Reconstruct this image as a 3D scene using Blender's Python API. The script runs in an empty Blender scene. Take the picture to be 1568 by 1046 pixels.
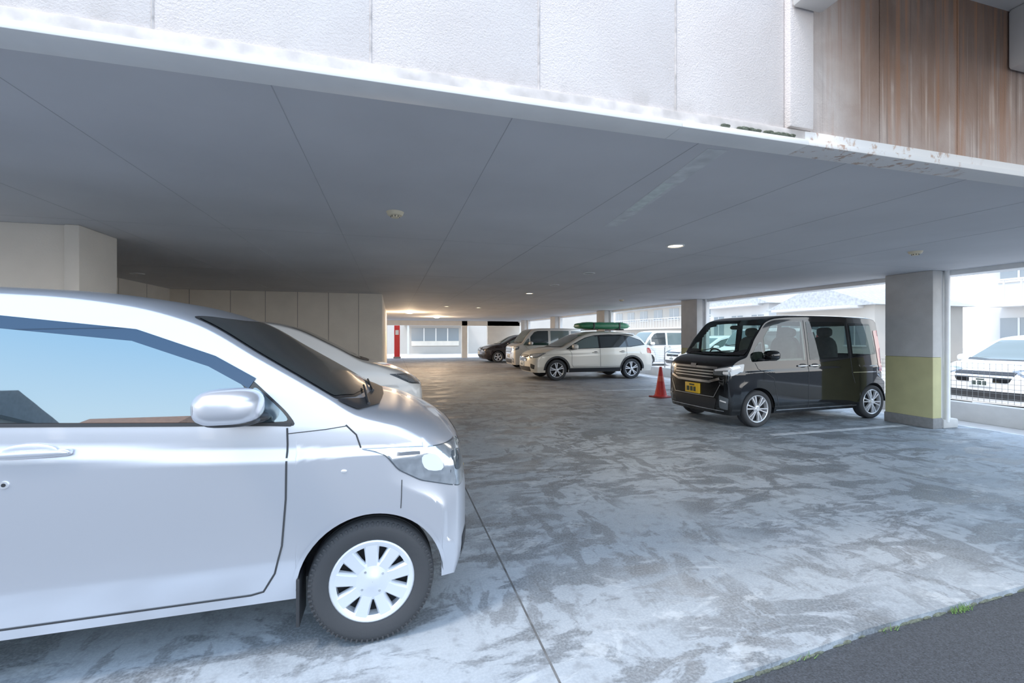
import bpy, bmesh, math, random
from mathutils import Vector, Matrix
from mathutils.bvhtree import BVHTree
random.seed(4)
scene = bpy.context.scene
COL = scene.collection

# ------------------------------------------------------------------ materials
MC = {}
def new_mat(name):
    m = bpy.data.materials.new(name); m.use_nodes = True
    nt = m.node_tree
    return m, nt, nt.nodes['Principled BSDF']

def setp(b, **k):
    names = dict(color='Base Color', metal='Metallic', rough='Roughness', spec='Specular IOR Level', coat='Coat Weight',
                 coatr='Coat Roughness', ior='IOR', emc='Emission Color', ems='Emission Strength', alpha='Alpha', trans='Transmission Weight')
    for a, v in k.items():
        if a in ('color', 'emc') and len(v) == 3: v = (*v, 1)
        b.inputs[names[a]].default_value = v

def simple(name, color, rough=0.5, metal=0, noise=0.0, nscale=20, bump=0.0, bscale=80, **k):
    if name in MC: return MC[name]
    m, nt, b = new_mat(name)
    setp(b, color=color, rough=rough, metal=metal, **k)
    N, L = nt.nodes, nt.links
    tc = N.new('ShaderNodeTexCoord')
    if noise > 0:
        n = N.new('ShaderNodeTexNoise'); n.inputs['Scale'].default_value = nscale; n.inputs['Detail'].default_value = 5
        L.new(tc.outputs['Object'], n.inputs['Vector'])
        r = N.new('ShaderNodeMapRange'); r.inputs['From Min'].default_value = .3; r.inputs['From Max'].default_value = .7
        r.inputs['To Min'].default_value = 1 - noise; r.inputs['To Max'].default_value = 1 + noise
        L.new(n.outputs['Fac'], r.inputs['Value'])
        mx = N.new('ShaderNodeVectorMath'); mx.operation = 'MULTIPLY'
        mx.inputs[0].default_value = color[:3]
        L.new(r.outputs[0], mx.inputs[1]); L.new(mx.outputs[0], b.inputs['Base Color'])
    if bump > 0:
        n2 = N.new('ShaderNodeTexNoise'); n2.inputs['Scale'].default_value = bscale; n2.inputs['Detail'].default_value = 4
        L.new(tc.outputs['Object'], n2.inputs['Vector'])
        bp = N.new('ShaderNodeBump'); bp.inputs['Strength'].default_value = bump; bp.inputs['Distance'].default_value = .01
        L.new(n2.outputs['Fac'], bp.inputs['Height']); L.new(bp.outputs[0], b.inputs['Normal'])
    MC[name] = m
    return m

def glassy(name, color, refl, tint=(0.9, 0.95, 1.0), fm=.3, clear=None):
    if name in MC: return MC[name]
    m, nt, b = new_mat(name)
    setp(b, color=color, rough=.08, spec=.2)
    N, L = nt.nodes, nt.links
    base = b
    if clear:
        base = N.new('ShaderNodeBsdfTransparent'); base.inputs['Color'].default_value = (*clear, 1)
    g = N.new('ShaderNodeBsdfGlossy'); g.inputs['Roughness'].default_value = .012; g.inputs['Color'].default_value = (*tint, 1)
    mx = N.new('ShaderNodeMixShader')
    lw = N.new('ShaderNodeLayerWeight'); lw.inputs['Blend'].default_value = .25
    ad = N.new('ShaderNodeMath'); ad.operation = 'MULTIPLY_ADD'; ad.use_clamp = True
    ad.inputs[1].default_value = fm; ad.inputs[2].default_value = refl
    L.new(lw.outputs['Fresnel'], ad.inputs[0]); L.new(ad.outputs[0], mx.inputs[0])
    L.new(base.outputs[0], mx.inputs[1]); L.new(g.outputs[0], mx.inputs[2])
    L.new(mx.outputs[0], nt.nodes['Material Output'].inputs['Surface'])
    MC[name] = m
    return m

M_tyre = simple('tyre_rubber', (.03, .032, .036), .75, bump=.15, bscale=60)
M_black = simple('black_plastic', (.018, .019, .022), .45, bump=.05, bscale=200)
M_gloss = simple('gloss_black', (.01, .011, .013), .08)
M_well = simple('wheel_well', (.012, .012, .014), .9, noise=.3)
M_chrome = simple('chrome', (.85, .87, .9), .1, 1.0)
M_alloy = simple('alloy_wheel', (.78, .80, .84), .3, .6)
M_hub = simple('hubcap_silver', (.74, .78, .84), .35, .35)
M_seam = simple('panel_gap', (.03, .032, .036), .7)
M_lampc = simple('headlamp_chrome', (.72, .78, .84), .14, .85, noise=.25, nscale=25, coat=1.0)
M_lampd = simple('headlamp_dark', (.20, .23, .26), .12, .7, coat=1.0)
M_lens = simple('lens_white', (.9, .93, .96), .12, .1, coat=1.0)
M_red = simple('tail_lamp_red', (.5, .015, .015), .12, coat=1.0)
M_platew = simple('plate_white', (.85, .86, .85), .4)
M_platey = simple('plate_yellow', (.85, .52, .03), .4)
M_text = simple('plate_text', (.03, .05, .04), .5)
G_near = glassy('window_glass_bright', (.02, .03, .035), .25, (.62, .84, .98), .15)
G_ws = glassy('windscreen_glass', (.02, .026, .028), .04)
G_dark = glassy('window_glass_dark', (.022, .03, .032), .05, fm=.10)
G_green = glassy('window_glass_green', (.11, .15, .145), .06, fm=.10)
G_clear = glassy('window_glass_clear', (.1, .1, .1), .07, fm=.14, clear=(.62, .74, .70))
G_priv = glassy('window_glass_privacy', (.1, .1, .1), .06, fm=.14, clear=(.30, .36, .35))
G_visor = glassy('visor_smoked', (.02, .04, .075), .05, (.3, .5, .8), .06)
M_seat = simple('seat_fabric', (.16, .16, .15), .9, noise=.15)

# ------------------------------------------------------------------ mesh builder
class MB:
    def __init__(s): s.bm = bmesh.new(); s.mats = []
    def mi(s, m):
        if m not in s.mats: s.mats.append(m)
        return s.mats.index(m)
    def box(s, lo, hi, mat, bev=0.0, rot=None, seg=2):
        lo, hi = Vector(lo), Vector(hi); c = (lo + hi) / 2; d = hi - lo
        t = bmesh.new(); bmesh.ops.create_cube(t, size=1)
        bmesh.ops.scale(t, vec=d, verts=t.verts)
        if bev > 0: bmesh.ops.bevel(t, geom=t.edges[:], offset=bev, segments=seg, affect='EDGES', profile=.5)
        mx = Matrix.Translation(c) @ (rot.to_4x4() if rot else Matrix.Identity(4))
        s.merge(t, mx, mat)
    def merge(s, t, mx, mat):
        k = s.mi(mat); vm = {}
        for v in t.verts: vm[v] = s.bm.verts.new(mx @ v.co)
        for f in t.faces:
            try: nf = s.bm.faces.new([vm[v] for v in f.verts])
            except ValueError: continue
            nf.material_index = k; nf.smooth = True
        t.free()
    def cyl(s, p0, p1, r0, r1, mat, seg=16, caps=True):
        p0, p1 = Vector(p0), Vector(p1); d = p1 - p0
        t = bmesh.new(); bmesh.ops.create_cone(t, cap_ends=caps, segments=seg, radius1=r0, radius2=r1, depth=d.length)
        s.merge(t, Matrix.Translation((p0 + p1) / 2) @ d.to_track_quat('Z', 'Y').to_matrix().to_4x4(), mat)
    def blob(s, c, rad, mat, n=2.6, seg=24, rings=14):
        t = bmesh.new(); bmesh.ops.create_uvsphere(t, u_segments=seg, v_segments=rings, radius=1)
        for v in t.verts:
            q = sum(abs(a) ** n for a in v.co) ** (1 / n); v.co = Vector((v.co.x / q * rad[0], v.co.y / q * rad[1], v.co.z / q * rad[2]))
        s.merge(t, Matrix.Translation(Vector(c)), mat)
    def lathe(s, prof, org, mat, axis='Z', seg=40, flip=1):
        k = s.mi(mat); rings = []
        for (r, h) in prof:
            ring = []
            for i in range(seg):
                a = 2 * math.pi * i / seg
                if axis == 'Z': co = Vector((r * math.cos(a), r * math.sin(a), h))
                else: co = Vector((r * math.cos(a), h * flip, r * math.sin(a)))
                ring.append(s.bm.verts.new(co + Vector(org)))
            rings.append(ring)
        for a, b in zip(rings, rings[1:]):
            for i in range(seg):
                j = (i + 1) % seg
                f = s.bm.faces.new([a[i], a[j], b[j], b[i]]); f.material_index = k; f.smooth = True
    def disc(s, r, org, mat, axis='Y', seg=32):
        k = s.mi(mat); vs = []
        for i in range(seg):
            a = 2 * math.pi * i / seg
            co = Vector((r * math.cos(a), 0, r * math.sin(a))) if axis == 'Y' else Vector((r * math.cos(a), r * math.sin(a), 0))
            vs.append(s.bm.verts.new(co + Vector(org)))
        f = s.bm.faces.new(vs); f.material_index = k
    def prism(s, pts, h, mat):
        k = s.mi(mat); h = Vector(h)
        a = [s.bm.verts.new(Vector(p)) for p in pts]; b = [s.bm.verts.new(Vector(p) + h) for p in pts]
        fs = [s.bm.faces.new(a), s.bm.faces.new(b[::-1])]
        for i in range(len(a)):
            j = (i + 1) % len(a); fs.append(s.bm.faces.new([a[i], b[i], b[j], a[j]]))
        for f in fs: f.material_index = k; f.smooth = True
    def obj(s, name, parent=None, sharp=35, recalc=True):
        bm = s.bm
        if recalc: bmesh.ops.recalc_face_normals(bm, faces=bm.faces)
        for e in bm.edges:
            if len(e.link_faces) == 2:
                if e.calc_face_angle(0) > math.radians(sharp): e.smooth = False
        me = bpy.data.meshes.new(name); bm.to_mesh(me); bm.free()
        for m in s.mats: me.materials.append(m)
        o = bpy.data.objects.new(name, me); COL.objects.link(o)
        if parent: o.parent = parent
        return o

def empty(name, loc=(0, 0, 0), rz=0):
    e = bpy.data.objects.new(name, None); COL.objects.link(e); e.location = loc; e.rotation_euler = (0, 0, rz)
    e.empty_display_size = .2
    return e

def pchip(tab):
    tab = sorted(tab); xs = [a for a, _ in tab]; ys = [b for _, b in tab]; n = len(xs)
    if n == 1: return lambda x: ys[0]
    h = [xs[i + 1] - xs[i] for i in range(n - 1)]; d = [(ys[i + 1] - ys[i]) / h[i] for i in range(n - 1)]
    m = [0] * n; m[0] = d[0]; m[-1] = d[-1]
    for i in range(1, n - 1):
        if d[i - 1] * d[i] > 0:
            w1 = 2 * h[i] + h[i - 1]; w2 = h[i] + 2 * h[i - 1]; m[i] = (w1 + w2) / (w1 / d[i - 1] + w2 / d[i])
    def f(x):
        if x <= xs[0]: return ys[0]
        if x >= xs[-1]: return ys[-1]
        i = 0
        while x > xs[i + 1]: i += 1
        t = (x - xs[i]) / h[i]
        return ((2 * t**3 - 3 * t**2 + 1) * ys[i] + (t**3 - 2 * t**2 + t) * h[i] * m[i] + (-2 * t**3 + 3 * t**2) * ys[i + 1] + (t**3 - t**2) * h[i] * m[i + 1])
    return f

def sstep(a, b, x):
    t = max(0, min(1, (x - a) / (b - a))); return t * t * (3 - 2 * t)

def round_poly(pts, r=.03, n=3):
    out = []; N = len(pts)
    for i in range(N):
        p = Vector(pts[i]); a = Vector(pts[i - 1]); b = Vector(pts[(i + 1) % N])
        ra = min(r, (a - p).length * .45); rb = min(r, (b - p).length * .45)
        pa = p + (a - p).normalized() * ra; pb = p + (b - p).normalized() * rb
        for k in range(n + 1):
            t = k / n; out.append(pa * (1 - t)**2 + p * 2 * t * (1 - t) + pb * t * t)
    return out

def inside(pt, poly):
    x, y = pt; c = False; n = len(poly)
    for i in range(n):
        x1, y1 = poly[i]; x2, y2 = poly[i - 1]
        if (y1 > y) != (y2 > y) and x < (x2 - x1) * (y - y1) / (y2 - y1) + x1: c = not c
    return c

# ------------------------------------------------------------------ cars
def body_mesh(S, paint, step):
    xf, xr, wb = S['xf'], S['xr'], S['wb']; R, rw = S['R'], S['r']
    ztop = pchip(S['ztop']); belt = pchip(S['belt']); hwt = pchip([(xr, S['hw'] - .03), (xr + .35, S['hw']), (.05, S['hw']), (xf, S['hw'] - .03)])
    crown = pchip(S['crown']); sill = S['sill']; k = S['k']; low = S['low']; crz = pchip(S['crease']); ca = S.get('camp', .008)
    Af = pchip(S['Af']); Ar = pchip(S['Ar']); sb = S.get('sb', .18); sbr = S.get('sbr', .12); nn = S.get('nn', 2.3); pw = S.get('pw', .85)
    arches = [0.0, -wb]
    def zb(x):
        z = sill
        for c in arches:
            if abs(x - c) < R: z = max(z, rw + math.sqrt(R * R - (x - c)**2))
        return z
    def sidey(h, z, x):
        y = h
        if z < low: y -= S.get('tuck', .05) * ((low - z) / (low - sill))**1.2
        c = crz(x)
        y -= ca * sstep(c - .008, c + .014, z)
        if z > c: y -= .02 * ((z - c) / .2)**1.5
        return y
    def xmap(x, y, z, h):
        q = min(1, abs(y) / h)
        cq = 1 - (1 - q**nn)**(1 / nn)
        x0 = R + .005 + (-.30) * sstep(rw + R - .02, rw + R + .2, z)
        if x > x0:
            xx = xf - Af(z) - sb * cq
            return x0 + (x - x0) / (xf - x0) * (xx - x0)
        x1 = -wb - R - .005 + .3 * sstep(rw + R - .02, rw + R + .2, z)
        if x < x1:
            xx = xr + Ar(z) + sbr * cq
            return x1 + (x - x1) / (xr - x1) * (xx - x1)
        return x
    st = set()
    n = int((xf - xr) / step)
    for i in range(n + 1): st.add(round(xr + (xf - xr) * i / n, 4))
    for c in arches:
        for i in range(0, 29):
            st.add(round(c + R * math.cos(math.pi * i / 28), 5))
        st.add(round(c + R + .0008, 5)); st.add(round(c - R - .0008, 5))
    xs = sorted(x for x in st if xr <= x <= xf)
    nS, nG, nT = (30, 12, 14) if step < .035 else (16, 8, 10)
    if S.get('open'): nG, nT = 22, 26
    bm = bmesh.new(); grid = []
    for x in xs:
        zt = ztop(x); cr = crown(x); zr = zt - cr; zbl = min(belt(x), zr - .015); h = hwt(x); z0 = zb(x)
        row = []
        for i in range(nS):
            z = z0 + (zbl - z0) * i / nS; row.append((sidey(h, z, x), z))
        yb = sidey(h, zbl, x)
        for i in range(nG):
            t = i / nG; z = zbl + (zr - zbl) * t; row.append((yb - k * (z - zbl) - .04 * max(0, z - zbl)**2, z))
        yr = yb - k * (zr - zbl) - .04 * (zr - zbl)**2
        for i in range(nT + 1):
            th = math.pi / 2 * i / nT; p = pw
            row.append((yr * max(0, math.cos(th))**p if i < nT else 0.0, zr + cr * math.sin(th)**p))
        grid.append((x, h, row))
    def V(x, y, z, h): return bm.verts.new((xmap(x, y, z, h), y, z))
    for sg in (1, -1):
        G = [[V(x, sg * y, z, h) for (y, z) in row] for (x, h, row) in grid]
        for a, b in zip(G, G[1:]):
            for j in range(len(a) - 1):
                bm.faces.new([a[j], b[j], b[j + 1], a[j + 1]] if sg < 0 else [a[j], a[j + 1], b[j + 1], b[j]])
    for idx in (0, -1):
        x, h, row = grid[idx]; ny = 22
        R2 = [[V(x, y * math.cos(math.pi * i / ny), z, h) for i in range(ny + 1)] for (y, z) in row[:-1]]
        top = V(x, 0, row[-1][1], h)
        for a, b in zip(R2, R2[1:]):
            for j in range(ny): bm.faces.new([a[j], a[j + 1], b[j + 1], b[j]])
        for j in range(ny): bm.faces.new([R2[-1][j], R2[-1][j + 1], top])
    bmesh.ops.remove_doubles(bm, verts=bm.verts, dist=.0004)
    bmesh.ops.dissolve_degenerate(bm, edges=bm.edges, dist=.0002)
    bmesh.ops.recalc_face_normals(bm, faces=bm.faces)
    bm.normal_update()
    return bm

def plane_basis(d):
    d = Vector(d).normalized()
    up = Vector((0, 0, 1)) if abs(d.z) < .8 else Vector((0, 1, 0))
    e1 = up.cross(d).normalized(); e2 = d.cross(e1).normalized()
    return d, e1, e2

def proj(bvh, p, d, off):
    hit, nrm, _, _ = bvh.ray_cast(p - d * 6, d)
    if hit is None:
        hit, nrm, _, _ = bvh.find_nearest(p)
    if nrm.dot(d) > 0: nrm = -nrm
    return hit + nrm * off

def panel(mb, bvh, pts, d, off, mat, step=.04, rnd=.03):
    d, e1, e2 = plane_basis(d)
    P = [Vector(p) for p in pts]
    dep = sum(p.dot(d) for p in P) / len(P)
    q = [(p.dot(e1), p.dot(e2), 0) for p in P]
    if rnd > 0: q = round_poly(q, rnd)
    t = bmesh.new(); t.faces.new([t.verts.new(Vector(a)) for a in q])
    us = [a[0] for a in q]; vs = [a[1] for a in q]
    for lo, hi, n in ((min(us), max(us), (1, 0, 0)), (min(vs), max(vs), (0, 1, 0))):
        cnt = int((hi - lo) / step)
        for i in range(1, cnt + 1):
            c = lo + (hi - lo) * i / (cnt + 1)
            bmesh.ops.bisect_plane(t, geom=t.verts[:] + t.edges[:] + t.faces[:], dist=1e-5, plane_co=Vector(n) * c, plane_no=n)
    for v in t.verts: v.co = proj(bvh, e1 * v.co.x + e2 * v.co.y + d * dep, d, off)
    mb.merge(t, Matrix.Identity(4), mat)

def ribbon(mb, bvh, pts, d, w, off, mat, step=.025):
    d, e1, e2 = plane_basis(d)
    P = [Vector(p) for p in pts]; R = []
    for a, b in zip(P, P[1:]):
        n = max(1, int((b - a).length / step))
        for i in range(n): R.append(a.lerp(b, i / n))
    R.append(P[-1]); k = mb.mi(mat); prev = None
    for i, p in enumerate(R):
        tg = (R[min(i + 1, len(R) - 1)] - R[max(i - 1, 0)])
        tg = (tg - d * tg.dot(d)).normalized(); s = tg.cross(d).normalized() * w / 2
        a = mb.bm.verts.new(proj(bvh, p + s, d, off)); b = mb.bm.verts.new(proj(bvh, p - s, d, off))
        if prev:
            f = mb.bm.faces.new([prev[0], a, b, prev[1]]); f.material_index = k; f.smooth = True
        prev = (a, b)

def wheel(name, parent, x, y, sg, S):
    r, rr, w = S['r'], S['rr'], S.get('tw', .17); st = S['wheel']
    mb = MB(); O = (0, 0, 0)
    mb.lathe([(rr - .01, w * .36), (rr, w * .44), (rr + .012, w * .49), (rr + (r - rr) * .55, w * .53), (r - .02, w * .5), (r - .006, w * .43), (r, w * .3),
              (r, w * .17), (r - .008, w * .16), (r - .008, w * .13), (r, w * .12), (r, -w * .12), (r - .008, -w * .13), (r - .008, -w * .16), (r, -w * .17),
              (r, -w * .3), (r - .006, -w * .43), (r - .02, -w * .5), (rr, -w * .46)], O, M_tyre, 'Y', 56, sg)
    if st.get('tread'):
        for i in range(72):
            a = 2 * math.pi * i / 72; c, s_ = math.cos(a), math.sin(a)
            ro = Matrix.Rotation(-a, 3, 'Y'); q = Vector((c * (r - .016), sg * w * .468, s_ * (r - .016)))
            mb.box(q - Vector((.008, .008, .004)), q + Vector((.008, .008, .004)), M_tyre, 0, ro)
    m = st['mat']
    mb.lathe([(rr - .006, w * .44), (rr + .002, w * .45), (rr - .004, w * .48), (rr - .014, w * .45), (rr - .02, w * .3), (rr - .03, -w * .2)], O, m, 'Y', 56, sg)
    mb.disc(rr - .02, (0, sg * w * .12, 0), M_well)
    n = st['n']
    def sp(a, wi, wo, ri, ro, yi, yo, th=.02):
        c, s_ = math.cos(a), math.sin(a)
        def P(rad, off, yy): return (rad * c - off * s_, sg * yy, rad * s_ + off * c)
        rm = (ri + ro) / 2; wm = wi + (wo - wi) * st.get('mid', .4)
        k = mb.mi(m)
        ring = []
        for (rad, wd, yy) in ((ri, wi, yi), (rm, wm, (yi + yo) / 2 + .006), (ro, wo, yo)):
            ring.append([mb.bm.verts.new(P(rad, -wd / 2, yy - .012)), mb.bm.verts.new(P(rad, -wd * .36, yy)), mb.bm.verts.new(P(rad, wd * .36, yy)), mb.bm.verts.new(P(rad, wd / 2, yy - .012)),
                         mb.bm.verts.new(P(rad, wd / 2, yy - th - .012)), mb.bm.verts.new(P(rad, -wd / 2, yy - th - .012))])
        for A, B in zip(ring, ring[1:]):
            for i in range(6):
                j = (i + 1) % 6; f = mb.bm.faces.new([A[i], A[j], B[j], B[i]]); f.material_index = k; f.smooth = True
    for i in range(n):
        a = 2 * math.pi * i / n + .2
        if st.get('dbl'):
            for dd in (-.16, .16): sp(a + dd, st['wi'], st['wo'], .03, rr - .01, w * .42, w * .44)
        else: sp(a, st['wi'], st['wo'], .03, rr - .01, w * .44, w * .45)
    if st.get('cap'):
        mb.lathe([(.001, w * .50), (.03, w * .50), (.036, w * .475), (.07, w * .465), (.085, w * .43)], O, m, 'Y', 32, sg)
        mb.lathe([(rr - .028, w * .42), (rr - .018, w * .465), (rr - .004, w * .48)], O, m, 'Y', 56, sg)
    else:
        mb.lathe([(.001, w * .50), (.028, w * .50), (.034, w * .47), (.05, w * .45), (.056, w * .36)], O, m, 'Y', 28, sg)
    for i in range(4):
        a = math.pi / 2 * i + .6; q = .055 if st.get('cap') else .043
        mb.cyl((q * math.cos(a), sg * w * .44, q * math.sin(a)), (q * math.cos(a), sg * w * .478, q * math.sin(a)), .007, .006, M_chrome, 8)
    o = mb.obj(name, parent); o.location = (x, y, r)
    return o

def make_car(name, S, loc, rz):
    E = empty(name, loc, rz)
    paint = S['paint']; step = S.get('step', .05)
    bm = body_mesh(S, paint, step)
    bvh = BVHTree.FromBMesh(bm)
    xf, xr, wb, hw, R, r, sill = S['xf'], S['xr'], S['wb'], S['hw'], S['R'], S['r'], S['sill']
    if S.get('open'):
        kill = []
        for f in bm.faces:
            n = f.normal
            if abs(n.y) > .6:
                for poly, mat in S['win']:
                    if all(inside((v.co.x, v.co.z), poly) for v in f.verts): kill.append(f); break
            elif n.z > .25 and f.calc_center_median().x > -.6:
                if all(inside((v.co.x, v.co.y), S['top'][0][0]) for v in f.verts): kill.append(f)
            elif n.x < -.6:
                if all(inside((v.co.y, v.co.z), S['rear'][0][0]) for v in f.verts): kill.append(f)
        bmesh.ops.delete(bm, geom=kill, context='FACES')
        q = MB()
        for x, w_ in ((-.85, 0), (-1.75, 1)):
            for y in (-.34, .34):
                q.blob((x + .18, y, .78), (.26, .24, .12), M_seat, 3); q.blob((x - .1, y, 1.08), (.09, .23, .32), M_seat, 3); q.blob((x - .13, y, 1.47), (.05, .13, .085), M_seat, 3)
                for e in (-.05, .05): q.cyl((x - .12, y + e, 1.36), (x - .12, y + e, 1.44), .006, .006, M_chrome, 6)
        q.box((.0, -hw + .1, .85), (.22, hw - .1, 1.02), M_black, .03); q.blob((-.05, -.34, 1.02), (.14, .2, .05), M_black, 2.5)
        for i in range(24):
            a0, a1 = 2 * math.pi * i / 24, 2 * math.pi * (i + 1) / 24
            q.cyl((-.22 + .07 * math.sin(a0), -.34 + .18 * math.cos(a0), 1.02 + .16 * math.sin(a0)), (-.22 + .07 * math.sin(a1), -.34 + .18 * math.cos(a1), 1.02 + .16 * math.sin(a1)), .014, .014, M_black, 6, False)
        q.box((xr + .2, -hw + .08, .60), (.1, hw - .08, .66), M_seat)
        q.blob((-.28, 0, 1.55), (.02, .12, .035), M_black, 3)
        q.obj('interior', E)
    b = MB(); b.merge(bm, Matrix.Identity(4), paint); b.obj('body', E, 30, recalc=False)
    u = MB()
    u.box((xr + .2, -hw + .28, sill - .02), (xf - .3, hw - .28, .62), M_well)
    u.box((-wb + R + .01, -hw + .1, sill - .015), (-R - .01, hw - .1, sill + .1), M_well)
    if (-wb - R) - (xr + .17) > .1: u.box((xr + .17, -hw + .16, sill), (-wb - R + .02, hw - .16, sill + .1), M_well)
    k = u.mi(M_well)
    for c in (0, -wb):
        for sg in (1, -1):
            prev = None
            for i in range(25):
                a = math.pi * i / 24
                p = (c + (R + .004) * math.cos(a), r + (R + .004) * math.sin(a))
                v0 = u.bm.verts.new((p[0], sg * (hw - .03), p[1])); v1 = u.bm.verts.new((p[0], sg * (hw - .3), p[1]))
                if prev:
                    f = u.bm.faces.new([prev[0], v0, v1, prev[1]]); f.material_index = k
                prev = (v0, v1)
    u.obj('underbody', E)
    for i, (x, sg) in enumerate([(0, -1), (0, 1), (-wb, -1), (-wb, 1)]):
        wheel('wheel_%d' % (i + 1), E, x, sg * (hw - .012 - S.get('tw', .17) * .53), sg, S)
    g = MB(); t = MB()
    for sg in (-1, 1):
        D = (0, -sg, 0)
        def sd(poly): return [(x, sg * hw, z) for x, z in poly]
        if 'frame' in S: panel(g, bvh, sd(S['frame']), D, .0025, M_gloss, step, .03)
        for poly, mat in S['win']: panel(g, bvh, sd(poly), D, .005, mat, step, .025)
        for pl, w in S.get('seams', []): ribbon(t, bvh, sd(pl), D, w, .0022, M_seam)
        for pl, w, mt in S.get('strips', []): ribbon(t, bvh, sd(pl), D, w, .006, mt)
        for hx, hz, hl in S.get('handles', []):
            p = proj(bvh, Vector((hx, sg * hw, hz)), Vector(D), 0)
            t.blob((hx - .01, p.y + sg * .002, hz + .004), (hl * .36, .006, .032), S.get('cup', M_black), 2.2)
            t.blob((hx, p.y + sg * .024, hz), (hl / 2, .011, .013), S.get('hmat', paint), 3.2)
            for e in (-1, 1): t.blob((hx + e * hl * .42, p.y + sg * .01, hz), (.025, .016, .014), S.get('hmat', paint), 3)
        if 'lock' in S:
            p = proj(bvh, Vector((S['lock'][0], sg * hw, S['lock'][1])), Vector(D), 0)
            t.cyl((p.x, p.y - sg * .003, p.z), (p.x, p.y + sg * .004, p.z), .015, .014, M_alloy, 18); t.cyl((p.x, p.y, p.z), (p.x, p.y + sg * .0055, p.z), .007, .007, M_black, 10)
        if 'marker' in S:
            p = proj(bvh, Vector((S['marker'][0], sg * hw, S['marker'][1])), Vector(D), 0)
            t.blob((p.x, p.y, p.z), (.013, .006, .008), M_alloy, 2.2, 14, 10)
        for pts, mat, off, rd in S.get('head', []):
            dd = S.get('hdir', (-.55, -.83, 0))
            panel(t, bvh, [(x, sg * y, z) for x, y, z in pts], (dd[0], sg * dd[1], 0), off, mat, .03, rd)
        for pts, mat, off, rd in S.get('tail', []):
            panel(t, bvh, [(x, sg * y, z) for x, y, z in pts], (.6, -sg * .8, 0), off, mat, .03, rd)
        mx, mz, ms = S['mirror']
        p = proj(bvh, Vector((mx, sg * hw, mz - .03)), Vector(D), 0)
        y0 = abs(p.y); ml = S.get('mlen', .088)
        t.blob((mx - .01, sg * (y0 + .135 * ms), mz + .01), (ml * ms, .105 * ms, .072 * ms), S.get('mmat', paint), 2.9, 32, 20)
        t.blob((mx - .01 - ml * .72 * ms, sg * (y0 + .135 * ms), mz + .01), (.022 * ms, .085 * ms, .055 * ms), M_black, 2.7)
        t.blob((mx + .02, sg * (y0 + .03), mz - .055 * ms), (.09 * ms, .075, .022 * ms), M_black, 2.6)
        t.blob((mx, sg * (y0 + .13 * ms), mz - .052 * ms), (ml * .8 * ms, .08 * ms, .016 * ms), M_black, 2.6)
        if S.get('clad'):
            for c in (0, -wb):
                ribbon(t, bvh, [(c + (R + .03) * math.cos(a * math.pi / 24), sg * hw, r + (R + .03) * math.sin(a * math.pi / 24)) for a in range(0, 25)], D, .06, .008, M_black)
            panel(t, bvh, sd([(-R - .02, sill + .005), (-R - .02, sill + .13), (-wb + R + .02, sill + .13), (-wb + R + .02, sill + .005)]), D, .007, M_black, .06, .0)
        if S.get('lip'):
            for c in (0, -wb):
                ribbon(t, bvh, [(c + (R + .010) * math.cos(a * math.pi / 30), sg * hw, r + (R + .010) * math.sin(a * math.pi / 30)) for a in range(1, 30)], D, .016, .004, paint)
        if S.get('flap'):
            ya, yb_ = sorted((sg * (hw - .17), sg * (hw - .01)))
            t.box((-R, ya, .13), (-R + .015, yb_, .34), M_black, .004)
    for poly, mat, off, rd in S.get('front', []):
        panel(t, bvh, [(xf, y, z) for y, z in poly], (-1, 0, 0), off, mat, .04, rd)
    for pl, w, mt, off in S.get('fstrips', []):
        ribbon(t, bvh, [(xf, y, z) for y, z in pl], (-1, 0, 0), w, off, mt)
    for poly, mat, off, rd in S.get('rear', []):
        panel(t, bvh, [(xr, y, z) for y, z in poly], (1, 0, 0), off, mat, .05, rd)
    for poly, mat, off, rd in S.get('top', []):
        panel(g, bvh, [(x, y, 2) for x, y in poly], (0, 0, -1), off, mat, step, rd)
    pz = S.get('plate', .5); pm = S.get('pmat', M_platew)
    h = proj(bvh, Vector((xf, 0, pz)), Vector((-1, 0, 0)), 0).x
    t.box((h - .01, -.165, pz - .082), (h + .022, .165, pz + .082), pm, .004)
    t.box((h + .022, -.12, pz - .055), (h + .0235, -.06, pz + .02), M_text); t.box((h + .022, -.04, pz - .055), (h + .0235, .02, pz + .02), M_text)
    t.box((h + .022, .035, pz - .055), (h + .0235, .09, pz + .02), M_text); t.box((h + .022, -.06, pz + .038), (h + .0235, .06, pz + .062), M_text)
    pz2 = S.get('plate_r', .85)
    h = proj(bvh, Vector((xr, 0, pz2)), Vector((1, 0, 0)), 0).x
    t.box((h - .02, -.165, pz2 - .082), (h + .01, .165, pz2 + .082), pm, .004)
    if 'wip' in S:
        wx, wz = S['wip']
        for y0, y1 in ((-.5, .02), (.0, .5)):
            a = proj(bvh, Vector((wx + .03, y0, 2)), Vector((0, 0, -1)), .012); c = proj(bvh, Vector((wx - .03, y1, 2)), Vector((0, 0, -1)), .018)
            t.cyl(a, c, .008, .006, M_black, 8)
    if S.get('rails'):
        for sg in (-1, 1):
            pts = [proj(bvh, Vector((x, sg * (hw - .16), 2.5)), Vector((0, 0, -1)), .045) for x in [S['rails'][0] + (S['rails'][1] - S['rails'][0]) * i / 8 for i in range(9)]]
            pts[0].z -= .035; pts[-1].z -= .035
            for a, c in zip(pts, pts[1:]): t.cyl(a, c, .014, .014, M_black, 10)
    g.obj('glass', E, 25); t.obj('trim', E, 35)
    return E, bvh

def windscreen(xb, xt, w1, w2, bow=.07):
    return [(xb - bow, -w1), (xb - bow * .35, -w1 * .6), (xb, 0), (xb - bow * .35, w1 * .6), (xb - bow, w1), (xt - .02, w2), (xt + .02, w2 * .5), (xt + .03, 0), (xt + .02, -w2 * .5), (xt - .02, -w2)]

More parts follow.
